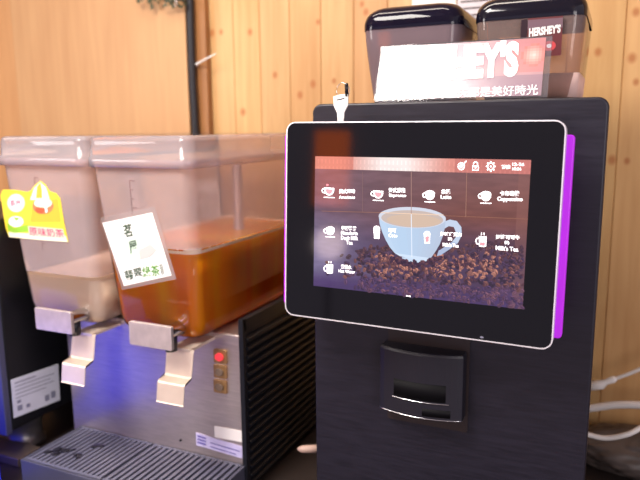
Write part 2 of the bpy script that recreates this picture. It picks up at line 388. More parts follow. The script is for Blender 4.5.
# the cup
def cup_side(t):  # half outline left/right at t in 0..1 (rim..foot), in photo px
    lx = 379 + 18 * t ** 2.0 + 3 * t; rx = 461.5 - 0 * t
    return lx
L_ = [(379, 216), (380, 224), (382.5, 232), (386, 240), (390, 247), (395, 253), (400, 256)]
R_ = [(446, 220), (445, 228), (443, 236), (440, 244), (436, 251), (431, 258), (427, 262)]
dpoly([(402, 257), (426, 259), (424, 263), (404, 261)], -.0008, (196, 214, 236))
handle_o = ell(449, 239, 13.5, 17.5, 28, .5)
hl = [(443, 222), (450, 219.5), (457, 221), (461.5, 227), (462, 235), (458, 243), (450, 249), (441, 255), (437, 256)]
hi_ = [(444, 229), (449, 226), (454, 227), (456, 232), (456, 237), (452, 242), (446, 246), (440, 250), (439, 250)]
for a in range(len(hl) - 1): dpoly([hl[a], hl[a + 1], hi_[a + 1], hi_[a]], -.00075, (190, 204, 226) if a < 5 else (166, 180, 210))
for a in range(6):
    for s_ in range(10):
        f0, f1 = s_ / 10, (s_ + 1) / 10
        def lp(p_, q_, f): return (p_[0] + (q_[0] - p_[0]) * f, p_[1] + (q_[1] - p_[1]) * f)
        cc = mixc((178, 202, 228), (178, 190, 212), (f0 - .3) / .7); cc = mixc(cc, (206, 222, 242), (.15 - f0) * 1.5 if f0 < .15 else 0)
        if a >= 5: cc = mixc(cc, (208, 224, 244), .8)
        dpoly([lp(L_[a], R_[a], f0), lp(L_[a], R_[a], f1), lp(L_[a + 1], R_[a + 1], f1), lp(L_[a + 1], R_[a + 1], f0)], -.0009, cc)
dpoly(ell(412.5, 217.5, 33.7, 10.5, 32, .045), -.0010, (206, 210, 224))
dpoly(ell(412.5, 218.8, 31, 8.6, 32, .045), -.00105, (196, 178, 170))
dpoly(ell(414, 220.5, 27, 6.2, 28, .045), -.0011, (206, 180, 160))
# beans in front of the cup foot
for _ in range(70):
    x = random.uniform(388, 442); y = 256 + 5 * math.sin((x - 388) / 54 * math.pi) + random.uniform(0, 5)
    bean(x, y, random.uniform(1.8, 2.6), random.choice([(58, 34, 56), (44, 28, 50), (96, 60, 66), (70, 44, 60)]), -.0012)
# cell lines
def line(a, b, w_, col, d=-.00125):
    dx, dy = b[0] - a[0], b[1] - a[1]; l = math.hypot(dx, dy); nx, ny = -dy / l * w_ / 2, dx / l * w_ / 2
    dpoly([(a[0] + nx, a[1] + ny), (b[0] + nx, b[1] + ny), (b[0] - nx, b[1] - ny), (a[0] - nx, a[1] - ny)], d, col)
line((363, 172), (363, 212), .5, (128, 96, 96)); line((411.6, 172), (411.6, 214), .6, (170, 132, 122)); line((411.6, 214), (412.2, 257), .8, (226, 232, 246)); line((467, 173), (466, 217), .6, (160, 116, 100))
line((322, 211), (381, 212.5), .5, (150, 104, 88)); line((381, 212.5), (444, 215), .7, (240, 206, 176)); line((444, 215.5), (528, 219), .5, (150, 100, 80))
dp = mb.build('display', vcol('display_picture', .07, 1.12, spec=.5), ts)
lit = mat('lit_white', (240, 238, 240), .3, emit=(255, 250, 252), estr=1.0)
litpink = mat('lit_pink', (200, 120, 130), .3, emit=(214, 110, 116), estr=1.0)
D = -.0014
def icon(px, py, kind, k=1.0):
    mb = MB(SL)
    def P_(pts, mi=0, d=D): mb.poly(P2([(px + x * k, py + y * k) for x, y in pts]), d, mi)
    if kind in ('cup', 'cupfull'):
        P_([(-5, -4.2), (5.2, -3.6), (5, 0), (3.2, 3), (0.5, 4), (-2.2, 3.4), (-4.2, .8)])
        if kind == 'cup': P_([(-3.6, -2.6), (4, -2.3), (3.6, 0), (2.3, 2), (0.4, 2.7), (-1.6, 2.2), (-3, .4)], 1, D - .0001)
        o = [(-4.6, -3.4), (-6.6, -3.2), (-7.6, -1.2), (-6.8, 1), (-4.8, 1.9), (-3.2, 1.6)]; i_ = [(-4.6, -2.3), (-6, -2.2), (-6.5, -1.1), (-5.9, .2), (-4.6, .8), (-3.4, .7)]
        for a in range(5): P_([o[a], o[a + 1], i_[a + 1], i_[a]])
        P_([(-5.2, 5.2), (5.6, 5.6), (5.6, 6.5), (-5.2, 6.1)])
        if kind == 'cupfull': P_(ell(.2, -3.9, 4.4, 1.8, 12))
    if kind == 'mug':
        P_([(-2.5, -4), (4.2, -3.6), (3.8, 5), (1.5, 5.6), (-2.2, 5)])
        o = [(-2, -2.6), (-4.6, -2.4), (-5.6, 0), (-4.8, 3), (-2, 3.8)]; i_ = [(-2, -1.6), (-4, -1.5), (-4.6, 0), (-4, 2.2), (-2, 2.8)]
        for a in range(4): P_([o[a], o[a + 1], i_[a + 1], i_[a]])
        for x in (-.6, 1.6): P_([(x, -7), (x + .8, -7), (x + .8, -4.8), (x, -4.8)])
    if kind == 'mugpink':
        pass
    if kind == 'glass':
        P_([(-3, -4), (3.2, -4), (2.6, 6), (-2.2, 6)]); P_(ell(.1, -4.2, 2.6, 1.6, 12))
    return mb, P_
def fin(mb, name='menu_icon'): return mb.build(name, [lit, litpink], ts)
mb_, P_ = icon(329.5, 191.5, 'cup'); P_(ell(-1.6, -6.6, 1.3, 1.0, 8), 1); fin(mb_)
mb_, P_ = icon(378.5, 194.5, 'cup'); fin(mb_)
mb_, P_ = icon(430, 196, 'cupfull'); fin(mb_)
mb_, P_ = icon(486, 197, 'cupfull', 1.05); fin(mb_)
mb_, P_ = icon(330.5, 231.5, 'cupfull', .9); fin(mb_)
mb_, P_ = icon(377, 232, 'glass', 1.1); fin(mb_)
mb_, P_ = icon(427.3, 237, 'glass', 1.05); P_([(-1.9, -1), (2.1, -1), (1.7, 4.6), (-1.4, 4.6)], 1, D - .0001); fin(mb_)
mb_, P_ = icon(482, 240.5, 'mug', 1.15); P_([(-1.8, 1.2), (3, 1.4), (2.8, 4.2), (1.2, 4.6), (-1.7, 4.2)], 1, D - .0001); fin(mb_)
mb_, P_ = icon(329.5, 268, 'mug', 1.0); fin(mb_)
def label(lines, name='menu_text'):
    mb = MB(SL)
    for s_, x0, x1, y0, y1, bold in lines:
        sl = .012 if y0 < 210 else .03 if y0 < 240 else .08
        put_text(mb, s_, P2([(x0, y0), (x1, y0 + sl * (x1 - x0)), (x1, y1 + sl * (x1 - x0)), (x0, y1)]), D, 0, None, bold)
    return mb.build(name, [lit], ts)
label([('美式咖啡', 339.5, 355.5, 188.8, 193.6, .03), ('Americano', 339.5, 355.5, 195.4, 198.6, .03)])
label([('意式濃縮', 389, 405.5, 187.6, 192.6, .03), ('Espresso', 389.5, 406.5, 193.6, 197.6, .03)])
label([('拿鐵', 441.5, 450.5, 189, 194, .03), ('Latte', 441, 451.5, 194.8, 198.8, .03)])
label([('卡布奇諾', 500, 519.5, 190.6, 195.8, .03), ('Cappuccino', 497.5, 523, 196.6, 202, .03)])
label([('特調鴛鴦', 342, 357, 225.6, 230.2, .03), ('Mandarin', 341.5, 358, 230.8, 234.6, .03), ('Duck Milk', 341.5, 358.5, 235.6, 239.6, .03), ('Tea', 346.5, 353, 240.2, 244.2, .03)])
label([('可可', 388.5, 396.5, 228.2, 232.4, .03), ('Coco', 389, 397.5, 233.4, 237, .03)])
label([('好時巧克力', 440.5, 462, 231.6, 236, .03), ('奶', 448, 452.5, 237, 240.6, .03), ("Milk's Tea", 443, 459, 242.4, 246.2, .03)])
label([('好時可可牛', 496, 520, 234.4, 239, .03), ('奶', 504.5, 509.5, 240.4, 244.2, .03), ("Milk's Tea", 496, 518.5, 245.2, 249.8, .03)])
label([('熱開水', 341.5, 352, 264.2, 268.4, .03), ('Hot Water', 339, 355.5, 269, 272.2, .03)])
# header icons
mb = MB(SL)
def ringp(cx, cy, ro_, ri, n=16, sy=1.1):
    for k in range(n):
        a, b_ = 2 * math.pi * k / n, 2 * math.pi * (k + 1) / n
        mb.poly(P2([(cx + ro_ * math.cos(a), cy + ro_ * sy * math.sin(a)), (cx + ro_ * math.cos(b_), cy + ro_ * sy * math.sin(b_)), (cx + ri * math.cos(b_), cy + ri * sy * math.sin(b_)), (cx + ri * math.cos(a), cy + ri * sy * math.sin(a))]), D, 0)
ringp(461.5, 166.2, 3.6, 2.7); mb.poly(P2([(459.5, 166), (463.5, 164.5), (464, 165.8), (460, 167.4)]), D); mb.poly(P2([(464, 162.5), (466.5, 160.5), (467, 161.6), (465, 163.8)]), D); ringp(461.5, 166.2, 1.7, 1.1)
mb.build('lid_icon', [lit], ts)
mb = MB(SL); ringp(475.8, 164.2, 2.6, 1.7)
for a in ([(472.6, 165.5), (479, 165.6), (479, 170.6), (472.6, 170.5)],): 
    o = a; i_ = [(473.3, 166.2), (478.3, 166.3), (478.3, 169.9), (473.3, 169.8)]
    for k in range(4): mb.poly(P2([o[k], o[(k + 1) % 4], i_[(k + 1) % 4], i_[k]]), D - .0001)
mb.poly(P2(ell(475.8, 168, .8, .9, 8)), D); mb.build('lock_icon', [lit], ts)
mb = MB(SL); ringp(491, 166.4, 3.6, 2.6)
for k in range(8):
    a = k * math.pi / 4; ca, sa = math.cos(a), math.sin(a)
    mb.poly(P2([(491 + 3.4 * ca - .8 * sa, 166.4 + 3.7 * sa + .8 * ca), (491 + 4.9 * ca - .6 * sa, 166.4 + 5.3 * sa + .6 * ca), (491 + 4.9 * ca + .6 * sa, 166.4 + 5.3 * sa - .6 * ca), (491 + 3.4 * ca + .8 * sa, 166.4 + 3.7 * sa - .8 * ca)]), D)
mb.poly(P2(ell(491, 166.4, .9, 1, 8)), D); mb.build('gear_icon', [lit], ts)
label([('簡體', 501.5, 510.5, 164.8, 169, .04), ('12-26', 512.5, 524.5, 162.6, 165.8, .03), ('18:26', 512.5, 521.5, 167.2, 170.2, .03)], 'clock_text')
mb = MB(SL)
mb.poly(P2([(406.5, 295), (408, 295.2), (408, 296.4), (406.5, 296.2)]), D); mb.poly(P2([(408.8, 295.3), (411, 295.5), (411, 296.7), (408.8, 296.5)]), D); mb.build('page_dots', [lit], ts)
MB(SL).prism(ell((SP(482, 337)[0]), SP(482, 337)[1], .0022, .0012, 12), -.0014, 0).build('power_button', M['chrome'], ts)

# ------------------------------------------------------------------ ingredient hoppers on the machine
smoke = clear('smoky_plastic', (150, 132, 134), (160, 138, 146), .58, .06)
clearp = clear('hopper_clear', (232, 216, 206), (214, 184, 176), .30, .06)
lidm = clear('smoky_lid', (60, 48, 60), (30, 26, 50), .55, .05)
lidb = mat('hopper_lid_black', (16, 15, 28), .10)
def rr3(x0, x1, y0, y1, r, z, n=6): return [(a, b, z) for a, b in rrect(x0, x1, y0, y1, r, n)]
def hopper(x0, x1, label_, body_m, lid_m, y0=.085, y1=.26, zt=.883):
    t = thing('ingredient_hopper', ((x0 + x1) / 2, (y0 + y1) / 2, .7505), label_, 'hopper', 'ingredient hoppers')
    rg = []
    for k in range(9):
        f = k / 8; i = .012 * (1 - f) ** 1.3
        rg.append(rr3(x0 + i, x1 - i * .6, y0 + i * .8, y1 - i, .018, .7508 + (.856 - .7508) * f))
    MB().loft(rg, True, False).build('hopper_body', body_m, t)
    lr = [rr3(x0 - .001, x1 + .001, y0 - .001, y1 + .001, .02, .852), rr3(x0 - .001, x1 + .001, y0 - .001, y1 + .001, .02, .861)]
    for k in range(1, 8):
        q = R(90 * k / 7); rr_ = .022; i = -.001 + rr_ * (1 - math.cos(q)); z = .861 + (zt - .861) * math.sin(q)
        lr.append(rr3(x0 + i, x1 - i, y0 + i, y1 - i, .022, z))
    MB().loft(lr, False, True).build('hopper_lid', lid_m, t)
    return t
h1 = hopper(.0365, .174, 'smoky dark tapered hopper behind the left end of the sign', smoke, lidm)
MB().prism([(.262, .866), (.285, .862), (.285, .866), (.262, .874)], .10, .14, 'x').build('lid_tab', lidb, h1)
h2 = hopper(.192, .3255, 'clear hopper with glossy black lid, powder and a maroon brand card', clearp, lidb)
pr = [rr3(.2055 - .002 * f, .3195 + .002 * f, .096 - .002 * f, .246, .012, .7545 + .030 * f) for f in (0, .5, 1)]
MB().loft(pr).build('powder', mat('milk_powder', (226, 192, 182), .95, var=.08, scale=60, bump=.4), h2)
# brand card on hopper 2
HC = [onY(528, 18.5, .0805), onY(563, 18.5, .0805), onY(563.5, 56, .0805), onY(529, 57, .0805)]
mb = MB(); cx0, cx1, cz1, cz0 = HC[0].x, HC[1].x, HC[0].z, HC[3].z
mb.box(cx0, cx1, .0800, .0812, cz0, cz1); mb.box(cx0 - .008, cx0 - .0005, .0800, .0814, cz0 + .012, cz1 - .001, 1)
mb.poly([(cx0, cz1 - .002), (cx1, cz1 - .002), (cx1, cz1 - .0135), (cx0, cz1 - .0135)], .0799, 3)
put_text(mb, "HERSHEY'S", [(cx0 + .002, cz1 - .0115), (cx1 - .002, cz1 - .0095), (cx1 - .002, cz1 - .0195), (cx0 + .002, cz1 - .0225)], .0797, 2, None, .05)
mb.poly(ell((cx0 + cx1) / 2 + .006, cz0 + .012, .008, .006, 16), .0798, 4); mb.poly(ell((cx0 + cx1) / 2 + .006, cz0 + .012, .003, .0025, 10), .0797, 2)
mb.build('brand_card', [mat('card_maroon', (96, 40, 44), .4, var=.2), mat('card_dark', (44, 26, 34), .3), M['white'], mat('card_grey', (112, 88, 98), .3), mat('card_red', (196, 70, 74), .4)], h2)

# ------------------------------------------------------------------ acrylic sign leaning at the front edge of the machine top
SGc = Vector((.1859, .034, .7885)); sy_, st_ = R(.5), R(21)
gx = Vector((math.cos(sy_), math.sin(sy_), 0)); gn0 = Vector((-math.sin(sy_), math.cos(sy_), 0)); gz = Vector((0, 0, 1)) * math.cos(st_) + gn0 * math.sin(st_); gn = gz.cross(gx).normalized()
def GL(u, d, v): return SGc + gx * u + gz * v + gn * d
def GP(px, py):
    dr = ray(px, py); t = (SGc - CAMP).dot(gn) / dr.dot(gn); q = CAMP + dr * t - SGc; return (q.dot(gx), q.dot(gz))
sg = thing('tabletop_sign', (.186, .03, .7505), 'acrylic brand sign with white lettering leaning before the two hoppers', 'sign')
sw, sh = .1065, .0385
MB(GL).prism(rrect(-sw, sw, -sh, sh, .0012, 3), 0, .003).build('sign_panel', clear('acrylic', (235, 235, 240), (200, 200, 210), .12, .05), sg)
mb = MB(GL); NXs, NYs = 60, 22
for i in range(NXs):
    for j in range(NYs):
        a, b_ = -sw + .003 + (2 * sw - .010) * i / NXs, -sh + .002 + (2 * sh - .004) * j / NYs; da, db = (2 * sw - .010) / NXs, (2 * sh - .004) / NYs
        s_, t_ = i / NXs, 1 - j / NYs
        c = mixc((176, 134, 138), (146, 114, 130), .5 + 1.2 * noise.noise(Vector((s_ * 4, t_ * 3, 2))))
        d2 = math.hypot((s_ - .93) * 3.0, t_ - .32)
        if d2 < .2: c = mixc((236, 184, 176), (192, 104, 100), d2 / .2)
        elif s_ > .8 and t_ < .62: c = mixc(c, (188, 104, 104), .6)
        elif t_ > .66: c = mixc(c, (116, 92, 112), .5)
        mb.add([(a, -.0004, b_), (a + da, -.0004, b_), (a + da, -.0004, b_ + db), (a, -.0004, b_ + db)], [(0, 1, 2, 3)], 0, tuple(int(x) for x in c))
SGCOAT = vcol('sign_print', .16, coat=1.0); SGCOAT.node_tree.nodes['Principled BSDF'].inputs['Coat Roughness'].default_value = .26; SGCOAT.node_tree.nodes['Principled BSDF'].inputs['Coat IOR'].default_value = 2.2
mb.build('sign_print', SGCOAT, sg)
mb = MB(GL); wl = mat('sign_letter_white', (250, 248, 250), .3)
bx = [GP(394, 48), GP(520, 40), GP(518, 77), GP(392, 84)]
put_text(mb, "HERSHEY'S", bx, -.0012, 0, None, .06)
bx = [GP(395, 91.5), GP(538, 84.5), GP(538, 95), GP(394, 101)]
put_text(mb, '好時光的每一天都是美好時光', bx, -.0012, 0, None, .008)
mb.build('sign_lettering', [wl], sg)

# ------------------------------------------------------------------ key tag
kt = thing('key_tag', (.053, -.034, .7265), 'white plastic key tag with wire ring and black tip tucked behind the screen top', 'key tag')
KY = -.046
def kp(a): return [(onY(x, y, KY).x, onY(x, y, KY).z) for x, y in a]
ko = kp([(333, 96.5), (340, 94.5), (347.8, 94), (347.6, 105), (344, 112), (343, 124), (337.6, 124), (337, 113), (333.6, 106)])
MB().prism(ko, KY, KY + .003).build('tag_plate', M['white'], kt, bevel=.0005)
MB().prism(kp([(336.5, 99.5), (341, 98.6), (344.5, 97.6), (344.6, 98.6), (341, 99.8), (336.6, 100.6)]), KY - .0003, KY + .0003).build('slot_mark', M['dark'], kt)
kc = onY(343.5, 93, KY)
MB().tube([(kc.x - .002 + .0095 * math.cos(a) * .9, KY + .0035, kc.z + .003 + .0095 * math.sin(a)) for a in [2 * math.pi * k / 20 for k in range(21)]], .0004, 6).build('ring', M['chrome'], kt)
a_, b_ = onY(346.3, 94, KY), onY(346.0, 83, KY)
MB().tube([(a_.x, KY + .0015, a_.z - .003), (b_.x, KY + .0015, b_.z - .001), (b_.x, KY + .0015, b_.z)], [.0022, .0022, .0014], 10).build('cap', M['blackgloss'], kt)

# ------------------------------------------------------------------ juice dispenser
jd = thing('juice_dispenser', (-.32, .2, .14), 'twin tank drink dispenser with steel front and black louvred side, left of the coffee machine', 'drink dispenser')
MB().box(-.5055, -.142, .030, .40, .155, .4045).build('body', M['steel'], jd, bevel=.003)
MB().box(-.50, -.145, .05, .39, .141, .156).build('foot_rail', M['blackmatte'], jd)
mb = MB()
mb.box(-.142, -.134, .026, .036, .145, .432)
mb.prism([(-.142, .432), (-.134, .430), (-.134, .412), (-.142, .410)], .030, .41)
mb.box(-.142, -.139, .03, .405, .145, .43)
z = .402
while z > .15:
    mb.prism([(-.140, z), (-.1315, z - .004), (-.1315, z - .0075), (-.140, z - .0095)], .037, .40); z -= .0142
mb.build('louvre_panel', mat('louvre_black', (22, 23, 30), .34, rvar=.05, spec=.4), jd, bevel=.0005)
# indicator lamps
for i, (px, py) in enumerate([(221, 356), (221, 371), (221, 386)]):
    c = onY(px, py, .03); mb = MB()
    mb.prism(rrect(c.x - .012, c.x + .012, c.z - .011, c.z + .011, .002, 3), .0262, .031)
    l_ = mb.build('switch_frame', M['brass'], jd, bevel=.0008)
    MB().prism(ell(c.x, c.z, .0075, .0065, 16), .0225, .0265).build('switch_button', mat('switch_red', (214, 60, 70), .3, emit=(255, 60, 70), estr=.5) if i == 0 else mat('switch_grey', (120, 100, 84), .35), l_, bevel=.001)
# steel front labels
def flatq(mb, pts, Y, th, mi=0): mb.prism([(onY(x, y, Y).x, onY(x, y, Y).z) for x, y in pts], Y - th, Y + th, mi=mi)
lil = mat('sticker_lilac', (196, 188, 224), .5, var=.12, scale=60); wst = mat('sticker_white', (236, 230, 226), .5, var=.03); ink = mat('ink_blue', (100, 90, 160), .6); inkd = mat('ink_dark', (90, 80, 80), .6)
mb = MB(); flatq(mb, [(214.5, 426), (244, 431.5), (244.5, 442.5), (215, 437)], .0295, .0006); mb.build('warning_sticker', [wst], jd)
mb = MB(); flatq(mb, [(196, 432.5), (245, 447.5), (246, 459.5), (196.5, 445)], .0295, .0006)
for k in range(3):
    flatq(mb, [(197.5, 435 + 3.1 * k), (206, 437.6 + 3.1 * k), (206, 439.4 + 3.1 * k), (197.5, 436.8 + 3.1 * k)], .0288, .0002, 1)
flatq(mb, [(210, 442), (240, 451), (240, 452), (210, 443)], .0288, .0002, 1); flatq(mb, [(210, 446), (236, 453.8), (236, 454.8), (210, 447)], .0288, .0002, 1)
mb.build('rating_sticker', [lil, ink], jd)
MB().tube([(onY(181, 440, .03).x, .0305, onY(181, 440, .03).z), (onY(181, 440, .03).x, .027, onY(181, 440, .03).z)], .0018, 8).build('screw', M['dark'], jd)
# tanks
tankm = clear('tank_plastic', (236, 224, 222), (255, 236, 238), .30, .10)
tankc = clear('tank_plastic_wet', (250, 246, 244), (232, 218, 220), .01, .07)
lidc = clear('tank_lid_plastic', (236, 228, 232), (255, 246, 255), .24, .05)
tea_m = mat('green_tea', (214, 110, 20), .12, emit=None); tb = tea_m.node_tree.nodes['Principled BSDF']
tb.inputs['Subsurface Weight'].default_value = .0
def liquid(name, rgb, rgb2):
    m = bpy.data.materials.new(name); m.use_nodes = True; n = m.node_tree.nodes; L = m.node_tree.links
    n.remove(n['Principled BSDF']); out = n['Material Output']
    df = n.new('ShaderNodeBsdfDiffuse'); tl = n.new('ShaderNodeBsdfTranslucent'); tr = n.new('ShaderNodeBsdfTransparent'); gl = n.new('ShaderNodeBsdfGlossy'); gl.inputs['Roughness'].default_value = .1
    t = n.new('ShaderNodeTexCoord'); mp = n.new('ShaderNodeMapping'); mp.inputs['Scale'].default_value = (1, 1, .15); no = n.new('ShaderNodeTexNoise'); no.inputs['Scale'].default_value = 22
    L.new(t.outputs['Object'], mp.inputs[0]); L.new(mp.outputs[0], no.inputs['Vector'])
    rp = n.new('ShaderNodeValToRGB'); rp.color_ramp.elements[0].position = .3; rp.color_ramp.elements[0].color = (*lin(rgb), 1); rp.color_ramp.elements[1].position = .7; rp.color_ramp.elements[1].color = (*lin(rgb2), 1)
    L.new(no.outputs['Fac'], rp.inputs[0]); L.new(rp.outputs[0], df.inputs[0]); L.new(rp.outputs[0], tl.inputs[0]); tr.inputs[0].default_value = (*lin(rgb), 1)
    a = n.new('ShaderNodeMixShader'); a.inputs[0].default_value = .2; L.new(df.outputs[0], a.inputs[1]); L.new(tl.outputs[0], a.inputs[2])
    b = n.new('ShaderNodeMixShader'); b.inputs[0].default_value = .9; L.new(tr.outputs[0], b.inputs[1]); L.new(a.outputs[0], b.inputs[2])
    c = n.new('ShaderNodeMixShader'); fr = n.new('ShaderNodeFresnel'); fr.inputs[0].default_value = 1.33
    L.new(fr.outputs[0], c.inputs[0]); L.new(b.outputs[0], c.inputs[1]); L.new(gl.outputs[0], c.inputs[2]); L.new(c.outputs[0], out.inputs[0])
    return m
tea_m = liquid('amber_tea', (255, 128, 6), (255, 184, 20))
milk_m = mat('milk_tea', (255, 234, 212), .35, var=.02, scale=12)
def tank_ring(dx, z, ins=0.0, zt=.676, zb=.406, f=None):
    f = (z - zb) / (zt - zb)
    g = 1 - f
    xl = -.362 + dx + .028 * g + ins; xr = -.173 + dx - .006 * g - ins; yf = -.036 + .012 * g + ins; yb = .335 - .02 * g - ins
    if g > .90: 
        q = (g - .90) / .10; e = .014 * (1 - math.sqrt(max(0, 1 - q * q))); xl += e; xr -= e; yf += e; yb -= e
    return rr3(xl, xr, yf, yb, .020 - min(ins, .003), z, 8)
zsT = [.406, .4072, .410, .414, .420, .432, .50, .56, .62, .676]
def tank(dx, level, lm, foam, name_lbl):
    t = MB().loft([tank_ring(dx, z) for z in zsT if z < level] + [tank_ring(dx, level + .006)], True, False, 0).loft([tank_ring(dx, level + .006)] + [tank_ring(dx, z) for z in zsT if z > level], False, False, 1).build('tank', [tankc, tankm], jd)
    t['label'] = name_lbl
    xl, xr, yf, yb = -.365 + dx, -.170 + dx, -.040, .339
    lr = [rr3(xl + .001, xr - .001, yf + .001, yb - .001, .020, .664, 8), rr3(xl - .002, xr + .002, yf - .002, yb + .002, .021, .665, 8), rr3(xl - .002, xr + .002, yf - .002, yb + .002, .021, .679, 8), rr3(xl + .001, xr - .001, yf + .001, yb - .001, .020, .681, 8),
          rr3(xl + .002, xr - .002, yf + .002, yb - .002, .020, .702, 8), rr3(xl + .004, xr - .004, yf + .004, yb - .004, .018, .708, 8), rr3(xl + .010, xr - .010, yf + .010, yb - .010, .014, .711, 8)]
    MB().loft(lr, False, True).build('tank_lid', lidc, t)
    zz = [z for z in zsT if z < level - .01] + [level]; zz[0] = .4078
    MB().loft([tank_ring(dx, z, .002) for z in zz]).build('drink', lm, t)
    if foam:
        mb = MB(); mb.loft([tank_ring(dx, level - .001, .0012), tank_ring(dx, level + .0035, .0014)], False, False)
        for _ in range(420):
            rg = tank_ring(dx, level, .004); a = random.choice(rg); b2 = random.choice([rg[(rg.index(a) + 1) % len(rg)]]); q = random.random()
            c = Vector(a).lerp(Vector(b2), q) + Vector((0, 0, random.uniform(0, .006))); rr_ = random.uniform(.001, .0026)
            c.x += (0 if abs(c.x - (-.24 + dx)) < .05 else 0); 
            mb.loft([[(c.x + rr_ * math.sin(h) * math.cos(2 * math.pi * k / 6), c.y + rr_ * math.sin(h) * math.sin(2 * math.pi * k / 6), c.z + rr_ * math.cos(h)) for k in range(6)] for h in (.3, 1.2, 2.0, 2.9)], True, True)
        mb.build('foam', mat('foam', (255, 236, 214), .4), t)
    # cooling cylinder and splash column inside
    mb = MB(); cx, cy = -.244 + dx, .20
    mb.loft([[(cx + r_ * math.cos(2 * math.pi * k / 28), cy + r_ * math.sin(2 * math.pi * k / 28), z) for k in range(28)] for z, r_ in ((.43, .05), (.462, .05), (.470, .04), (.472, .010), (.655, .009), (.657, .006))])
    mb.build('cooling_column', mat('column_plastic', (170, 150, 150), .4, .2), t)
    mb = MB(); gx0 = -.283 + dx
    for k in range(9):
        z = .645 - .0135 * k; y = -.036 + .012 * (1 - (z - .406) / .27) - .0008
        mb.box(gx0, gx0 + (.009 if k % 3 == 0 else .005), y - .0002, y, z, z + .0009)
        mb.box(gx0 - .001, gx0 - .0002, y - .0002, y, z - .011, z + .0009)
    mb.build('level_marks', mat('mark_grey', (120, 96, 98), .6), t)
    return t
tA = tank(0.0, .540, tea_m, True, 'tank of clear amber tea under a white card')
tB = tank(-.1945, .481, milk_m, False, 'tank of cream milk tea with a yellow card')
# cards on the tanks
def on_tank(px, py, off=.0015):
    y = -.03
    for _ in range(5):
        q = onY(px, py, y); y = -.036 + .012 * (1 - (q.z - .406) / .27) - off
    return q
class TMB(MB):
    pass
def tcard(pts_list, parent, mats, name='label_card'):
    """pts_list: (px polygon or text, material, layer)"""
    mb = MB()
    for it in pts_list:
        if it[0] == 'p':
            _, pts, mi, lay = it; vs = [tuple(on_tank(x, y, .0015 + .0002 * lay)) for x, y in pts]
            mb.add(vs, [tuple(range(len(vs)))], mi)
            if lay == 0:
                bk = [(a, b + .0012, c) for a, b, c in vs]; mb.add(bk, [tuple(range(len(bk)))[::-1]], mi); n = len(vs)
                mb.add(vs + bk, [(i, (i + 1) % n, n + (i + 1) % n, n + i) for i in range(n)], mi)
        else:
            _, s_, quad, mi, lay = it; vv, fs = text2d(s_, .014); tl, tr, br, bl_ = quad
            vs = []
            for a, b in vv:
                x = bl_[0] * (1 - a) * (1 - b) + br[0] * a * (1 - b) + tl[0] * (1 - a) * b + tr[0] * a * b
                y = bl_[1] * (1 - a) * (1 - b) + br[1] * a * (1 - b) + tl[1] * (1 - a) * b + tr[1] * a * b
                vs.append(tuple(on_tank(x, y, .0015 + .0002 * lay)))
            mb.add(vs, fs, mi)
    return mb.build(name, mats, parent)
sleeve = clear('card_sleeve', (240, 236, 236), (225, 215, 215), .4, .06)
tcard([('p', [(100, 218), (155, 207), (176.5, 279), (122, 290)], 0, -1)], tA, [sleeve], 'card_sleeve')
gk = mat('ink_green', (92, 150, 60), .6); gk2 = mat('ink_dark_green', (60, 84, 60), .6); pk = mat('ink_pink', (240, 196, 192), .6); pg = mat('ink_pale_green', (206, 226, 208), .6)
tcard([('p', [(102.5, 223), (152, 212.5), (171.5, 275.5), (124, 286)], 0, 0),
       ('p', [(126, 243), (134, 236), (142, 243), (140, 254), (130, 258), (124, 252)], 2, 1), ('p', [(139, 250), (150, 244), (157, 250), (150, 257), (140, 260)], 1, 2), ('p', [(124, 253), (131, 251), (133, 262), (127, 262)], 2, 2),
       ('t', '茗', [(122, 225), (131, 223), (133.5, 236), (124.5, 238)], 4, 3), ('t', '屋', [(128, 242), (136, 240), (138.5, 252), (130.5, 254)], 4, 3),
       ('t', '翡翠', [(123.5, 271), (141, 266.5), (143, 278), (126, 281.5)], 4, 3), ('t', '綠茶', [(141.5, 266.5), (158.5, 264.5), (160.5, 275.5), (143.5, 278)], 3, 3), ('t', '清涼', [(159, 264), (162, 263), (164.5, 274), (161.5, 275)], 4, 3)],
      tA, [mat('card_white', (250, 248, 244), .5), pk, pg, gk, gk2])
ye = mat('card_yellow', (242, 216, 64), .5, var=.08, scale=20); yo = mat('card_orange', (246, 182, 60), .5); wh = mat('card_cream', (248, 244, 214), .5)
pkk = mat('ink_magenta', (222, 74, 112), .5); gr = mat('card_green', (150, 200, 60), .5); ro_m = mat('card_coral', (236, 128, 84), .5); pkb = mat('card_pink_bg', (250, 214, 190), .5)
def e2(cx, cy, a, b, rot=0): return ell(cx, cy, a, b, 20, rot)
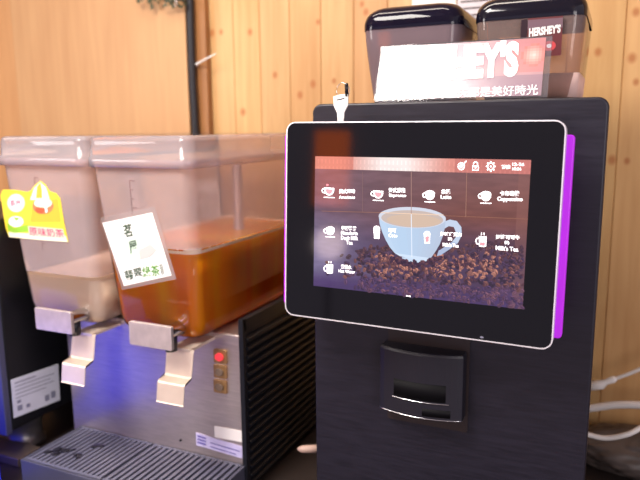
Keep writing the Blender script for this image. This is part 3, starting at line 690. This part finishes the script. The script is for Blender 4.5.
tcard([('p', [(0.5, 195), (3, 189.5), (15, 190), (27, 192), (31, 190.5), (35, 185), (40, 181), (45, 184.5), (49, 191), (56, 193.5), (60, 199), (62, 212), (64, 224), (68, 242), (40, 240), (18, 238), (9, 237), (5.5, 228), (3, 212)], 0, 0),
       ('p', [(30, 200), (34, 188), (40, 182), (46, 187), (50, 200)], 3, 1), ('p', [(36, 198), (37, 187), (40, 183), (42, 187), (42, 198)], 1, 2),
       ('p', [(33, 200), (58, 199), (61, 222), (30, 222)], 1, 1), ('p', e2(43, 206, 10.5, 8.2), 4, 2), ('p', e2(43, 203, 9, 5), 3, 3), ('p', [(41, 184), (44.5, 188), (47.5, 212), (45.5, 213)], 2, 4), ('p', e2(40, 210, 5, 3.5), 5, 3),
       ('p', e2(16, 203, 8.8, 9.2), 3, 1), ('p', e2(15.5, 203, 7, 7.4), 2, 2), ('t', '茶屋', [(9.5, 200), (21, 200), (21.5, 206.5), (10, 206.5)], 6, 3),
       ('p', [(7, 222), (14, 228), (28, 224), (29, 232), (14, 233), (8, 231)], 7, 1), ('p', e2(16, 221.5, 7.5, 5.5), 2, 2), ('p', [(13, 217), (20, 218), (16, 221)], 7, 3),
       ('p', [(8, 232), (66, 236), (67.5, 242), (40, 240), (9.5, 237)], 3, 1), ('p', [(28, 226), (63, 229), (65, 238.5), (29, 235.5)], 8, 2),
       ('t', '原味奶茶', [(28.5, 226.5), (63, 229.5), (64.5, 237.5), (29.5, 235.5)], 6, 3)],
      tB, [ye, yo, mat('card_white2', (250, 248, 244), .5), wh, ro_m, mat('card_rust', (222, 92, 60), .5), pkk, gr, pkb])
# taps
def tap(dx, roll):
    t = MB().prism(rrect(-.268 + dx, -.191 + dx, .4065, .4425, .003, 3), -.074, -.068).build('tap_plate', M['tap'], jd, bevel=.0008)
    MB().tube([(-.215 + dx, -.068, .424), (-.215 + dx, -.02, .424)], .011, 14).build('tap_neck', M['chrome'], jd, bevel=.0005)
    MB().tube([(-.215 + dx, -.045, .42), (-.215 + dx, -.045, .395)], [.010, .009], 14).build('nozzle', M['dark'], jd)
    mb = MB(); x0, x1 = -.231 + dx, -.182 + dx
    prof = [(-.034, .396), (-.036, .392), (-.043, .357), (-.045, .354), (-.060, .3515), (-.0615, .349), (-.066, .322), (-.0672, .320)]
    n = 10; 
    def strip(o): return [[(x0 + (x1 - x0) * k / n, y + o, z) for k in range(n + 1)] for y, z in prof]
    a = [(y, z) for y, z in prof]; out = a + [(y + .0016, z) for y, z in reversed(a)]
    mb.loft([[(x0, y, z) for y, z in out], [(x1, y, z) for y, z in out]], smooth=False)
    mb.box(x0 + .006, x1 - .006, -.036, .031, .392, .397)
    mb.build('tap_lever', M['steel2'], jd, bevel=.0006)
tap(0, 0); tap(-.1905, 0)
# drip tray
mb = MB(); mb.box(-.486, -.138, -.104, .0295, .150, .1855); mb.box(-.486, -.138, -.104, -.099, .1855, .190); mb.box(-.486, -.481, -.099, .0295, .1855, .190); mb.box(-.143, -.138, -.099, .0295, .1855, .190)
dt = mb.build('drip_tray', mat('tray_grey', (70, 70, 86), .38, var=.12), jd, bevel=.0012)
MB().box(-.47, -.15, -.09, .02, .1408, .151).build('tray_foot', M['blackmatte'], dt)
for (a, b2) in ((-.480, -.3225), (-.3195, -.144)):
    mb = MB(); n = 16; w_ = (b2 - a) / n
    mb.box(a, b2, -.098, -.093, .1856, .1905); mb.box(a, b2, .0235, .0285, .1856, .1905)
    for k in range(n): mb.box(a + w_ * k + w_ * .22, a + w_ * k + w_ * .78, -.093, .0235, .1858, .1903)
    g_ = mb.build('drip_grate', mat('grate_grey', (92, 92, 110), .33, var=.15), dt, bevel=.0008)
mb = MB()
for (x, y, r_) in [(-.455, -.055, .009), (-.440, -.052, .008), (-.447, -.066, .008), (-.462, -.068, .007), (-.430, -.045, .005), (-.405, -.02, .008), (-.395, -.015, .006), (-.41, -.055, .007), (-.402, -.062, .005)]:
    mb.loft([[(x + r_ * c_ * math.cos(2 * math.pi * k / 12), y + r_ * c_ * math.sin(2 * math.pi * k / 12), .1904 + h) for k in range(12)] for c_, h in ((1, 0), (.8, .0007), (.3, .0011))])
mb.build('spilled_drops', mat('spill', (26, 24, 34), .08), dt)

# ------------------------------------------------------------------ black machine at the left edge
bmch = thing('black_drink_machine', (-.66, .02, .14), 'black machine with white notice on its side, cut off by the left edge', 'drink machine')
MB().box(-.80, -.5605, -.055, .30, .200, .575).build('body', mat('machine_black', (14, 14, 18), .4, var=.1), bmch, bevel=.006)
MB().box(-.80, -.559, -.068, -.055, .198, .578).build('front_frame', mat('frame_blue_grey', (86, 86, 112), .35, .4), bmch, bevel=.002)
LP = [onX(11, 380, -.5598), onX(58, 364, -.5598), onX(60, 400, -.5598), onX(14, 418, -.5598)]
mb = MB(); mb.prism([(p_.y, p_.z) for p_ in LP], -.5606, -.5594, 'x')
def lq(a, b, c, d):
    def pt(s_, t_): return LP[0].lerp(LP[1], s_).lerp(LP[3].lerp(LP[2], s_), t_)
    return [( -.5591, pt(x, y).y, pt(x, y).z) for x, y in ((a, b), (c, b), (c, d), (a, d))]
for a in [(.06, .1, .5, .13), (.06, .2, .9, .22), (.06, .3, .8, .32), (.06, .40, .88, .42), (.06, .5, .7, .52), (.08, .72, .18, .86), (.26, .76, .34, .86), (.66, .72, .76, .88), (.8, .68, .9, .86), (.08, .58, .16, .66)]:
    mb.add(lq(*a), [(0, 1, 2, 3)], 1)
mb.build('notice', [mat('notice_paper', (212, 212, 222), .6, var=.05, scale=30), mat('notice_ink', (130, 130, 150), .6)], bmch)
for (x, y) in ((-.615, .015), (-.615, .24), (-.76, .015), (-.76, .24)):
    MB().loft([[(x + r_ * math.cos(2 * math.pi * k / 24), y + r_ * math.sin(2 * math.pi * k / 24), z) for k in range(24)] for z, r_ in ((.1402, .036), (.148, .036), (.149, .031), (.186, .031), (.187, .035), (.2, .035))]).build('foot', mat('foot_steel', (122, 118, 114), .35, .7), bmch)
MB().box(-.74, -.545, -.062, -.012, .1402, .156).build('drip_ledge', mat('ledge_metal', (120, 104, 92), .4, .6, var=.2), bmch, bevel=.002)
# blue lit panel in front of it
bl_m = mat('blue_glow', (26, 50, 190), .35, emit=(24, 40, 235), estr=1.5, var=.1)
bp = thing('blue_light_box', (-.66, -.15, .14), 'glowing blue light box at the bottom left edge before the black machine', 'light box')
MB().box(-.79, -.507, -.25, -.125, .1402, .335).build('light_panel', bl_m, bp, bevel=.004)
MB().box(-.80, -.79, -.255, -.12, .1402, .34).build('end_cap', M['blackmatte'], bp, bevel=.002)

# ------------------------------------------------------------------ things on the wall
mb = MB()
pa = [onY(407, 0, .446), onY(455, 0, .446), onY(459, 14, .446)]
tag(MB().box(.000, .083, .4455, .4485, .925, 1.02).build('wall_poster', mat('poster_paper', (222, 214, 206), .6, var=.10, scale=25)), 'pale paper poster on the board wall right above the left hopper', 'poster')
mb = MB(); mb.box(.086, .155, .4455, .4485, .905, 1.02)
for k in range(5): mb.box(.092, .148, .4448, .4456, .918 + .012 * k, .921 + .012 * k, 1)
tag(mb.build('wall_notice', [mat('notice_grey', (196, 190, 196), .6, var=.08, scale=40), inkd]), 'greyish printed notice on the board wall, seen between the two hoppers', 'notice')
# dark cable down the gap beside the panel
tag(MB().tube([(-.4885 + .0012 * math.sin(k * .9), .4215, .60 + .05 * k) for k in range(20)], .0088, 10).build('wall_cable', mat('cable_black', (28, 26, 32), .4)), 'thick dark cable running down the gap beside the wooden post', 'cable')
pz = onY(190, 68, .40)
tag(MB().tube([(-.484, .4315, .857), (-.474, .420, .859), (-.452, .412, .865), (-.415, .405, .876)], [.004, .0035, .0018, .0012], 8).build('cable_tie', M['white']), 'white plastic cable tie tail sticking out from the wooden post', 'cable tie')
hk = thing('hanging_plant_hook', (-.56, .40, .985), 'dark trailing vine with small metal hook at the top of the plywood panel', 'hanging vine')
mb = MB(); 
pth = [(-.605 + .010 * k, .400 - .002 * math.sin(k), 1.012 - .0022 * k + .004 * math.sin(k * 1.3)) for k in range(13)]
mb.tube(pth, .004, 8); vine = mb.build('stem', mat('vine_dark', (52, 50, 34), .6, var=.3), hk)
mb = MB()
for k in range(34):
    a = Vector(random.choice(pth)) + Vector((random.uniform(-.008, .008), random.uniform(-.008, .0), random.uniform(-.016, .010))); s_ = random.uniform(.006, .012); d_ = Vector((random.uniform(-1, 1), random.uniform(-.3, .3), random.uniform(-1, .4))).normalized(); w2 = d_.cross(Vector((0, 1, 0))) * .4
    mb.add([tuple(a), tuple(a + d_ * s_ * .5 + w2 * s_), tuple(a + d_ * s_ * 1.2), tuple(a + d_ * s_ * .5 - w2 * s_)], [(0, 1, 2, 3)], 0)
mb.build('leaves', mat('leaf_dark', (62, 66, 42), .5, var=.3), hk)
MB().tube([(-.512 + .006 * math.cos(a), .398, .985 + .006 * math.sin(a)) for a in [math.pi * k / 8 for k in range(-6, 8)]], .0016, 8).build('hook', M['chrome'], hk)

# ------------------------------------------------------------------ cables and bag behind, right
def smoothpath(pts, n=8):
    out = []
    P_ = [Vector(p_) for p_ in pts]
    for i in range(len(P_) - 1):
        p0, p1, p2, p3 = P_[max(i - 1, 0)], P_[i], P_[i + 1], P_[min(i + 2, len(P_) - 1)]
        for k in range(n):
            t = k / n; out.append(.5 * ((2 * p1) + (-p0 + p2) * t + (2 * p0 - 5 * p1 + 4 * p2 - p3) * t * t + (-p0 + 3 * p1 - 3 * p2 + p3) * t ** 3))
    return out + [P_[-1]]
wc = mat('cable_white', (222, 216, 212), .4, var=.03)
q = [onY(575, 386, .39), onY(592, 386, .39), onY(600, 385, .39), onY(612, 380, .39), onY(640, 369, .39), onY(670, 352, .40)]
c1 = thing('power_cord', tuple(q[1]), 'white cord with a plug joint, uppermost of the three behind the coffee machine', 'cable', 'white cables behind the coffee machine')
MB().tube(smoothpath(q), .0032, 10).build('cord', wc, c1)
MB().tube([onY(588, 386, .388), onY(590, 386, .388), onY(602, 384.5, .388), onY(606, 382, .388), onY(613, 379.5, .388), onY(616, 378.5, .388)], [.004, .0085, .0085, .005, .0065, .004], 12).build('plug', wc, c1)
q = [onY(572, 410, .37), onY(592, 408, .37), onY(615, 405, .37), onY(640, 405, .37), onY(680, 408, .37)]
tag(MB().tube(smoothpath(q), .0066, 12).build('power_cord', wc), 'thickest white cord, running level just above the dark bag', 'cable', 'white cables behind the coffee machine')
q = [onY(570, 428, .25), onY(586, 434, .25), onY(605, 438, .25), onY(625, 435, .25), onY(640, 428, .26), onY(670, 408, .30)]
tag(MB().tube(smoothpath(q), .0042, 10).build('power_cord', wc), 'sagging white cord drooping across the front of the dark bag', 'cable', 'white cables behind the coffee machine')
bm = bmesh.new(); bmesh.ops.create_icosphere(bm, subdivisions=5, radius=1)
cB = Vector((.450, .368, .168))
for v in bm.verts:
    c = v.co.copy(); nz = noise.noise(c * 1.6) * .16 + abs(noise.noise(c * 3.4 + Vector((3, 1, 2)))) * -.16 + noise.noise(c * 8) * .03
    c *= 1 + nz; p_ = Vector((c.x * .125, c.y * .066, c.z * .044)) + cB; p_.z = max(p_.z, .1402); v.co = p_ - cB
me = bpy.data.meshes.new('plastic_bag'); bm.to_mesh(me); bm.free()
for p_ in me.polygons: p_.use_smooth = True
o = bpy.data.objects.new('plastic_bag', me); COL.objects.link(o); o.location = cB
me.materials.append(mat('bag_grey', (84, 74, 70), .45, var=.35, scale=25, bump=.3))
tag(o, 'crumpled dark grey bag behind the right edge of the coffee machine, under the white cords', 'bag')
# small cream tube end in the gap
a_ = onX(301, 449, -.03)
tag(MB().tube([(-.036, .012, .2475), (-.030, .014, .2476), (-.018, .02, .2478), (.012, .034, .2480)], [.002, .0055, .006, .006], 12).build('hose_end', mat('hose_cream', (168, 140, 128), .5)), 'short cream hose end poking into the dark gap left of the coffee machine', 'hose')

# ------------------------------------------------------------------ lamps of the room
fl = thing('floor_lamp', (-1.1, -2.42, -.9), 'floor lamp with orange lantern and small white globe, standing behind the viewer', 'lamp')
MB().tube([(-1.1, -2.42, -.9), (-1.1, -2.42, -.88)], .16, 24).build('base', M['blackmatte'], fl)
MB().tube([(-1.1, -2.50, -.885), (-1.1, -2.50, .90)], .012, 12).build('pole', M['blackmatte'], fl)
MB().box(-1.16, -.985, -2.48, -2.40, .53, .92).build('lamp_shade', mat('orange_paper', (230, 90, 40), .6, emit=(255, 122, 56), estr=5.0, var=.3, scale=3), fl, bevel=.01)
mb = MB(); mb.loft([[(-1.06 + .085 * math.sin(h) * math.cos(2 * math.pi * k / 20), -2.42 + .07 * math.sin(h) * math.sin(2 * math.pi * k / 20), .33 + .085 * math.cos(h)) for k in range(20)] for h in [.05 + 3.04 * j / 10 for j in range(11)]])
mb.build('globe', mat('white_globe', (240, 230, 225), .5, emit=(255, 226, 220), estr=9.0), fl)

for o_, lab in ((('ceiling_panel'), 'square ceiling light panel above the counter front'),):
    t = thing('ceiling_light', (-.36, -.92, 1.6), lab, 'lamp')
    mb = MB(); mb.box(-.70, -.02, -1.35, -.49, 1.60, 1.619); mb.build('frame', M['white'], t)
